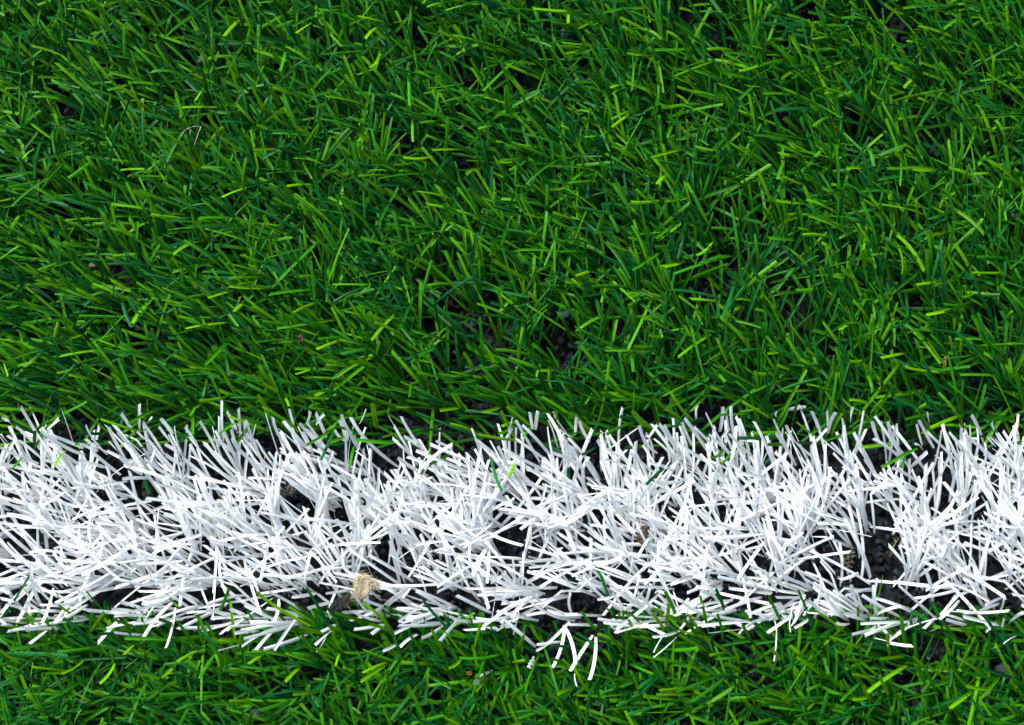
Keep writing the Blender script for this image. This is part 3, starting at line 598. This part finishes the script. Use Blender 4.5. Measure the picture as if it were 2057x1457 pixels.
for reg, s, label in (
    ('A', "255,65 870,390 d", "long dark green blade slanting down-right to the dark gap above the line at far left"),
    ('A', "360,440 355,635 d", "dark green blade end hanging straight down over white blades at far left"),
    ('A', "570,805 620,710 680,645 b", "short curved olive green blade end lying on white blades at upper left"),
    ('A', "130,830 200,750 230,700", "shaded green blade end poking through white blades by the left edge"),
    ('A', "1040,320 1450,450 b", "bright green blade lying across the white tips near the line's top left"),
    ('B', "320,295 720,440 b", "bright yellow-green blade lying across white tips, left of two parallel bright ones"),
    ('B', "660,190 1030,450 b", "long bright yellow-green blade slanting down-right across white tips left of middle"),
    ('B', "1420,390 1600,440", "short green blade end pointing left across a bundle of white tips left of middle"),
    ('B', "1615,530 1950,560 2057,530", "long dark green blade arching level above the line beside the lone leaning white blade"),
    ('B', "1260,740 1350,540 1420,400 d", "dark green blade running down-left between white tufts left of middle"),
    ('B', "1555,820 1600,600", "small dark green blade end pointing down on white blades left of middle"),
    ('C', "535,370 830,485 b", "bright green blade pointing left over dark crumb, upper of two near the middle"),
    ('C', "820,480 1060,520 1300,540 b", "bright green blade pointing left toward the white bundle, lower of two near the middle"),
    ('C', "1070,1060 1000,890 930,610 d", "long dark green curved blade reaching down onto the white blades at the middle"),
    ('C', "1140,910 1190,780 b", "twisted olive green blade end on a white bundle at the middle"),
    ('C', "1120,190 1350,380 b", "broad bright green blade with a square cut end above the white bundle at the middle"),
    ('D', "1760,580 1940,580", "short level green blade lying across white tips, right half of the line"),
    ('D', "1260,280 1560,255", "level green blade crossing three upright white tips, right half of the line"),
    ('E', "880,820 1250,620", "green blade lying across the line pointing down-left, near the line's right end"),
    ('F', "590,580 790,710 b", "bright green blade pointing up-left onto the lower white blades at far left"),
    ('F', "1640,740 1790,800 d", "dark green blade tip crossing two white strays below the line at left"),
    ('F', "1750,520 1860,620 b", "small bright green blade tip on the lower white blades at left"),
    ('F', "650,730 860,890 945,1050 d", "dark green blade curving down-right below the line at far left"),
    ('G', "1110,215 1240,420 1380,640 d", "long dark green blade pointing up-left beside the dark bark scrap"),
    ('G', "600,250 770,390 1150,610 b", "long bright green blade pointing up-left across white blades left of the bark scrap"),
    ('G', "320,350 345,540 370,760 b", "upright green blade crossing the white fan of blades at lower left"),
    ('G', "1030,610 1290,690 b", "bright green blade pointing left below the line, just below left of the bark scrap"),
    ('G', "1690,360 1860,500 2000,660 b", "bright green blade pointing up-left under the tan fluff, right of the bark scrap"),
    ('H', "260,335 360,470 600,720 d", "dark green folded blade pointing up-left onto white blades right of the fluff"),
    ('H', "1370,590 1480,770 b", "bright green blade pointing up-left on bare crumb under the line's lower middle"),
    ('H', "1890,450 2040,640", "green blade pointing up-left on crumb between two white blades, right of lower middle"),
    ('I', "570,480 690,650 b", "broad bright green blade standing in a tuft at the lower edge right of middle"),
    ('I', "1220,220 1310,440 d", "dark green blade tip poking up between lower white blades right of middle"),
    ('I', "1060,290 1150,690", "thin dark green blade running up under white blades right of middle"),
    ('I', "1770,290 1830,420 1950,660", "slim green blade reaching high onto the white line right of middle"),
    ('J', "1200,470 1350,830 d", "long dark green blade pointing up-left onto white blades at lower right"),
    ('J', "950,630 1010,950", "upright green blade crossing the lower edge of the line at right"),
    ('J', "1100,620 1130,900 d", "dark upright green blade beside a lighter one at the lower edge at right"),
):
    single(reg, s, False, label, GG, 0.0265, 0.012)

# ------------------------------------------------------------------ debris
def strands(paths, radius, cols):
    """thin three-sided threads, paths list of (k,3)"""
    parts = []
    for P, r, c in zip(paths, radius, cols):
        P = np.asarray(P, float); k = len(P)
        T = np.gradient(P, axis=0); T /= np.linalg.norm(T, axis=1, keepdims=True) + 1e-9
        A = np.cross(T, np.array([0.3, 0.2, 0.93])); A /= np.linalg.norm(A, axis=1, keepdims=True) + 1e-9
        B = np.cross(T, A)
        rr = (np.full(k, r) * np.linspace(1, 0.5, k))[:, None]
        V = np.stack([P + rr * (A * math.cos(a) + B * math.sin(a)) for a in (0, 2.094, 4.189)], 1).reshape(-1, 3)
        F = []
        for i in range(k - 1):
            for j in range(3):
                F.append((i * 3 + j, i * 3 + (j + 1) % 3, i * 3 + 3 + (j + 1) % 3, i * 3 + 3 + j))
        parts.append((V, np.array(F), np.repeat(np.asarray(c, float)[None], len(V), 0)))
    return join(parts)

# tan fluff: loop of matted fibre
def fluff():
    ctl = [(706, 1203), (716, 1196), (722, 1184), (717, 1172), (722, 1164), (735, 1163), (742, 1168), (739, 1180), (730, 1190), (722, 1199)]
    ctl2 = [(744, 1168), (752, 1174), (757, 1184)]
    paths, rad, col = [], [], []
    def along(c, t):
        c = np.array(c); f = t * (len(c) - 1); i = min(int(f), len(c) - 2)
        return c[i] * (1 - (f - i)) + c[i + 1] * (f - i)
    for ctlp, cnt, spread in ((ctl, 330, 4.6), (ctl2, 90, 4.0)):
        for _ in range(cnt):
            t0 = rng.uniform(0, 0.85); ln = rng.uniform(0.15, 0.4); k = 9
            off = rng.normal(0, spread, 2); zz = 0.0205 + rng.normal(0, 0.0014)
            if rng.random() < 0.3: off *= 1.5
            P = []
            ph0 = rng.uniform(0, 6.28); am = rng.uniform(1, 3.5)
            for s in np.linspace(0, 1, k):
                p = along(ctlp, min(1, t0 + ln * s)) + off * (0.7 + 0.5 * s) + am * np.array([math.sin(ph0 + 5 * s), math.cos(ph0 * 1.3 + 4 * s)])
                P.append(ground(p[0], p[1], zz + 0.0008 * math.sin(ph0 + 6 * s)))
            paths.append(P); rad.append(rng.uniform(0.00007, 0.00016))
            col.append(np.array([0.68, 0.56, 0.38]) * rng.uniform(0.6, 1.25))
    V, F, C = strands(paths, rad, col)
    o = tuple(float(v) for v in ground(720, 1185, 0.019))
    tag(make_object("fibre_fluff", V, F, C, MAT_FLUFF, smooth=True, origin=o), "curled tuft of tan fuzzy fibre lying on the white line", "fluff")
fluff()

def scrap(name, cx, cy, z, L, Wd, th, ang, col, label, cat, group=None, rough=0.35, bend=0.25, nx=14, ny=7):
    """an irregular flake with thickness: torn outline, warped surface."""
    c0 = ground(cx, cy, z)
    a = math.radians(ang)
    u = np.linspace(-1, 1, nx); v = np.linspace(-1, 1, ny)
    prof = 1 - 0.55 * np.abs(u) ** 2.2 + rng.normal(0, rough * 0.35, nx)
    prof2 = 1 - 0.55 * np.abs(u) ** 2.2 + rng.normal(0, rough * 0.35, nx)
    prof = np.clip(prof, 0.15, 1.4); prof2 = np.clip(prof2, 0.15, 1.4)
    hz = rng.normal(0, 1, (nx, ny)) * th * 0.35
    top, bot = [], []
    for i in range(nx):
        for j in range(ny):
            wv = v[j] * (prof[i] if v[j] > 0 else prof2[i])
            lx = u[i] * L / 2 * (1 + rng.normal(0, 0.03)); ly = wv * Wd / 2
            h = bend * L * 0.5 * (u[i] ** 2 - 0.3) + hz[i, j] + 0.3 * Wd * (1 - v[j] ** 2) * 0.3
            x = lx * math.cos(a) - ly * math.sin(a); y2 = lx * math.sin(a) + ly * math.cos(a)
            edge = 1.0 - 0.75 * max(abs(u[i]), abs(v[j])) ** 4
            top.append((c0[0] + x, c0[1] + y2, c0[2] + h + th * 0.5 * edge))
            bot.append((c0[0] + x, c0[1] + y2, c0[2] + h - th * 0.5 * edge))
    V = np.array(top + bot); n = nx * ny; F = []
    for i in range(nx - 1):
        for j in range(ny - 1):
            q0 = i * ny + j
            F.append((q0, q0 + ny, q0 + ny + 1, q0 + 1)); F.append((n + q0, n + q0 + 1, n + q0 + ny + 1, n + q0 + ny))
    for i in range(nx - 1):
        for j in (0, ny - 1):
            q0 = i * ny + j; F.append((q0, q0 + ny, n + q0 + ny, n + q0) if j else (q0, n + q0, n + q0 + ny, q0 + ny))
    for j in range(ny - 1):
        for i in (0, nx - 1):
            q0 = i * ny + j; F.append((q0, q0 + 1, n + q0 + 1, n + q0) if not i else (q0, n + q0, n + q0 + 1, q0 + 1))
    C = np.array(col)[None] * rng.uniform(0.6, 1.35, (len(V), 1))
    ob = make_object(name, V, F, C, MAT_SCRAP, smooth=False, origin=tuple(float(k) for k in c0))
    tag(ob, label, cat, group)
    return ob

MM = 0.001
sc_ob = scrap("bark_scrap", 681, 1217, 0.0215, 10.5 * MM, 6.5 * MM, 1.2 * MM, 38, (0.020, 0.019, 0.020), "dark ragged bark scrap beside the tan fluff on the white line", "bark scrap", bend=0.1)
def bark_fringe():
    paths, rad, col = [], [], []
    for _ in range(26):
        p0 = np.array([rng.uniform(684, 696), rng.uniform(1206, 1222)])
        d = np.array([rng.uniform(6, 16), -rng.uniform(8, 18)])
        paths.append([ground(*(p0 + d * s + rng.normal(0, 0.6, 2)), 0.0222 + 0.001 * s) for s in np.linspace(0, 1, 5)])
        rad.append(rng.uniform(0.0001, 0.0003)); col.append(np.array([0.16, 0.11, 0.075]) * rng.uniform(0.2, 1.8))
    for _ in range(14):
        p0 = np.array([rng.uniform(660, 668), rng.uniform(1228, 1238)]); d = np.array([rng.uniform(-6, 3), rng.uniform(-3, 8)])
        paths.append([ground(*(p0 + d * s), 0.021) for s in np.linspace(0, 1, 4)])
        rad.append(0.00018); col.append((0.36, 0.34, 0.28))
    V, F, C = strands(paths, rad, col)
    ob = make_object("torn_fringe", V, F, C, MAT_SCRAP, origin=tuple(sc_ob.location))
    ob.parent = sc_ob; ob.location = (0, 0, 0)
bark_fringe()

scrap("seed_husk", 605, 680, 0.021, 4.6 * MM, 2.4 * MM, 2.0 * MM, 78, (0.22, 0.12, 0.07), "small brown seed husk caught on green blades above the line", "seed husk", bend=-0.25)
scrap("dry_leaf", 1292, 1074, 0.014, 9.5 * MM, 5.5 * MM, 0.8 * MM, 70, (0.09, 0.06, 0.04), "brown dry leaf scrap tucked between white blades right of the middle", "dry leaf")
scrap("dry_stalk", 1898, 728, 0.014, 7.0 * MM, 1.7 * MM, 1.0 * MM, 80, (0.36, 0.16, 0.08), "reddish brown dry stalk standing in green turf at right", "dry stalk")
scrap("orange_crumb", 943, 1353, 0.011, 2.6 * MM, 2.0 * MM, 1.4 * MM, 20, (0.30, 0.10, 0.02), "tiny orange crumb on dark infill below the line", "crumb")
scrap("fibre_clump", 1705, 1122, 0.006, 9.5 * MM, 6.0 * MM, 3.0 * MM, 70, (0.09, 0.08, 0.065), "greyish tan fibrous clump in the dark gap at the line's lower right", "fibre clump", rough=0.7)
scrap("dry_debris", 580, 985, 0.006, 8.0 * MM, 5.0 * MM, 2.5 * MM, 20, (0.15, 0.14, 0.12), "grey dry debris in the dark gap of the white line at left", "debris", rough=0.7)
scrap("grey_scrap", 188, 808, 0.012, 11.0 * MM, 3.2 * MM, 1.2 * MM, -50, (0.10, 0.11, 0.13), "dark grey frayed scrap in the green turf above the line's left end", "scrap", rough=0.6)
scrap("pale_flake", 1600, 820, 0.012, 9.0 * MM, 2.2 * MM, 0.9 * MM, 8, (0.42, 0.47, 0.48), "pale grey flake lying level in green turf just above the line at right", "flake", rough=0.6)
scrap("white_sliver", 972, 1355, 0.010, 8.5 * MM, 1.6 * MM, 0.7 * MM, 24, (0.45, 0.50, 0.50), "pale white sliver beside the tiny orange crumb below the line", "sliver", rough=0.5)
scrap("white_shred", 1068, 1331, 0.012, 6.0 * MM, 2.2 * MM, 0.8 * MM, 65, (0.50, 0.52, 0.47), "cream white shred between green blades left of the dangling white strays", "shred", rough=0.6)

def pebble(cx, cy, z, size, col, label, group="pale pebbles in the green turf"):
    c0 = ground(cx, cy, z)
    V = []; F = []
    nu, nv = 14, 9
    ph0 = rng.uniform(0, 6.28, 6)
    ax = rng.uniform(0.75, 1.2, 3) * np.array([1, 1, 0.7])
    for i in range(nv + 1):
        th = math.pi * i / nv
        for j in range(nu):
            f = 2 * math.pi * j / nu
            d = np.array([math.sin(th) * math.cos(f), math.sin(th) * math.sin(f), math.cos(th)])
            r = 1 + 0.12 * math.sin(3 * f + ph0[0]) * math.sin(th) + 0.10 * math.sin(5 * d[0] + ph0[1]) + 0.10 * math.sin(6 * d[1] + ph0[2])
            V.append(c0 + d * r * ax * size / 2)
    for i in range(nv):
        for j in range(nu):
            F.append((i * nu + j, i * nu + (j + 1) % nu, (i + 1) * nu + (j + 1) % nu, (i + 1) * nu + j))
    V = np.array(V)
    C = 0.3 * np.array(col)[None] * rng.uniform(0.75, 1.2, (len(V), 1))
    ob = make_object("pebble", V, F, C, MAT_SCRAP, smooth=True, origin=tuple(float(k) for k in c0))
    tag(ob, label, "pebble", group)
for a in ((515, 1437, 0.010, 7.5 * MM, (0.26, 0.27, 0.24), "grey pebble at the bottom edge of the photo, left half"),
          (959, 1374, 0.009, 5.5 * MM, (0.30, 0.33, 0.34), "pale pebble just below the tiny orange crumb"),
          (1209, 1411, 0.009, 5.5 * MM, (0.20, 0.22, 0.22), "grey pebble near the bottom edge, right of the middle"),
          (1982, 1395, 0.009, 6.5 * MM, (0.26, 0.30, 0.30), "pale grey pebble near the bottom right corner"),
          (2016, 1343, 0.008, 7.0 * MM, (0.13, 0.15, 0.16), "dark grey pebble in the bare patch by the right edge below the line"),
          (1139, 68, 0.008, 7.0 * MM, (0.20, 0.25, 0.25), "pale pebble in a dark gap at the top of the photo"),
          (403, 122, 0.009, 6.0 * MM, (0.26, 0.27, 0.29), "whitish pebble in the dark gap at the photo's upper left"),
          (1241, 277, 0.008, 4.5 * MM, (0.18, 0.21, 0.22), "small grey pebble in green turf, upper half right of the middle"),
          (1135, 632, 0.010, 4.5 * MM, (0.28, 0.33, 0.38), "small bluish grey pebble in a dark gap right of the photo's centre"),
          (187, 535, 0.010, 4.0 * MM, (0.45, 0.45, 0.42), "tiny whitish pebble in green turf at the photo's left"),
          (2040, 437, 0.009, 5.0 * MM, (0.22, 0.25, 0.27), "grey pebble in green turf by the right edge above the line")):
    pebble(*a)

def thread(paths_px, z, r, col, label, name="root_thread", cat="dry root"):
    paths = [[ground(x, y, z + 0.0006 * math.sin(i * 1.3)) for i, (x, y) in enumerate(p)] for p in paths_px]
    V, F, C = strands(paths, [r] * len(paths), [col] * len(paths))
    c0 = tuple(float(v) for v in ground(*paths_px[0][0], z))
    tag(make_object(name, V, F, C, MAT_SCRAP, smooth=True, origin=c0), label, cat)
def smooth_path(p, n=5):
    p = np.array(p, float); o = []
    for i in range(len(p) - 1):
        a = p[max(i - 1, 0)]; b = p[i]; c = p[i + 1]; d = p[min(i + 2, len(p) - 1)]
        for t in np.linspace(0, 1, n, endpoint=False):
            o.append(0.5 * ((2 * b) + (c - a) * t + (2 * a - 5 * b + 4 * c - d) * t * t + (3 * b - a - 3 * c + d) * t ** 3))
    o.append(p[-1]); return [tuple(v) for v in o]
thread([smooth_path([(363, 276), (368, 266), (378, 258), (392, 254), (404, 255)]), smooth_path([(378, 258), (383, 262), (381, 270)]),
        smooth_path([(404, 255), (397, 272), (391, 291)])], 0.0200, 0.00024, (0.34, 0.31, 0.27), "pale branching root thread lying on green turf at the photo's upper left")
thread([smooth_path([(533, 916), (531, 924), (526, 931)]), smooth_path([(531, 924), (529, 934), (530, 938)])], 0.006, 0.0004, (0.45, 0.38, 0.22),
       "small straw coloured dry stem in the dark gap of the line, left of the middle", "dry_straw", "straw")
thread([smooth_path([(1790, 1105), (1800, 1090), (1806, 1080)]), smooth_path([(1800, 1090), (1795, 1080)])],
       0.006, 0.0004, (0.30, 0.20, 0.10), "thin forked brown straw in the dark gap near the line's right end", "dry_straw", "straw")
thread([smooth_path([(742, 1096), (746, 1106), (741, 1117), (735, 1121)])], 0.021, 0.00035, (0.62, 0.54, 0.40), "curled straw coloured fibre on white blades above the tan fluff", "dry_straw", "straw")
print("blades", N_GREEN, N_WHITE)
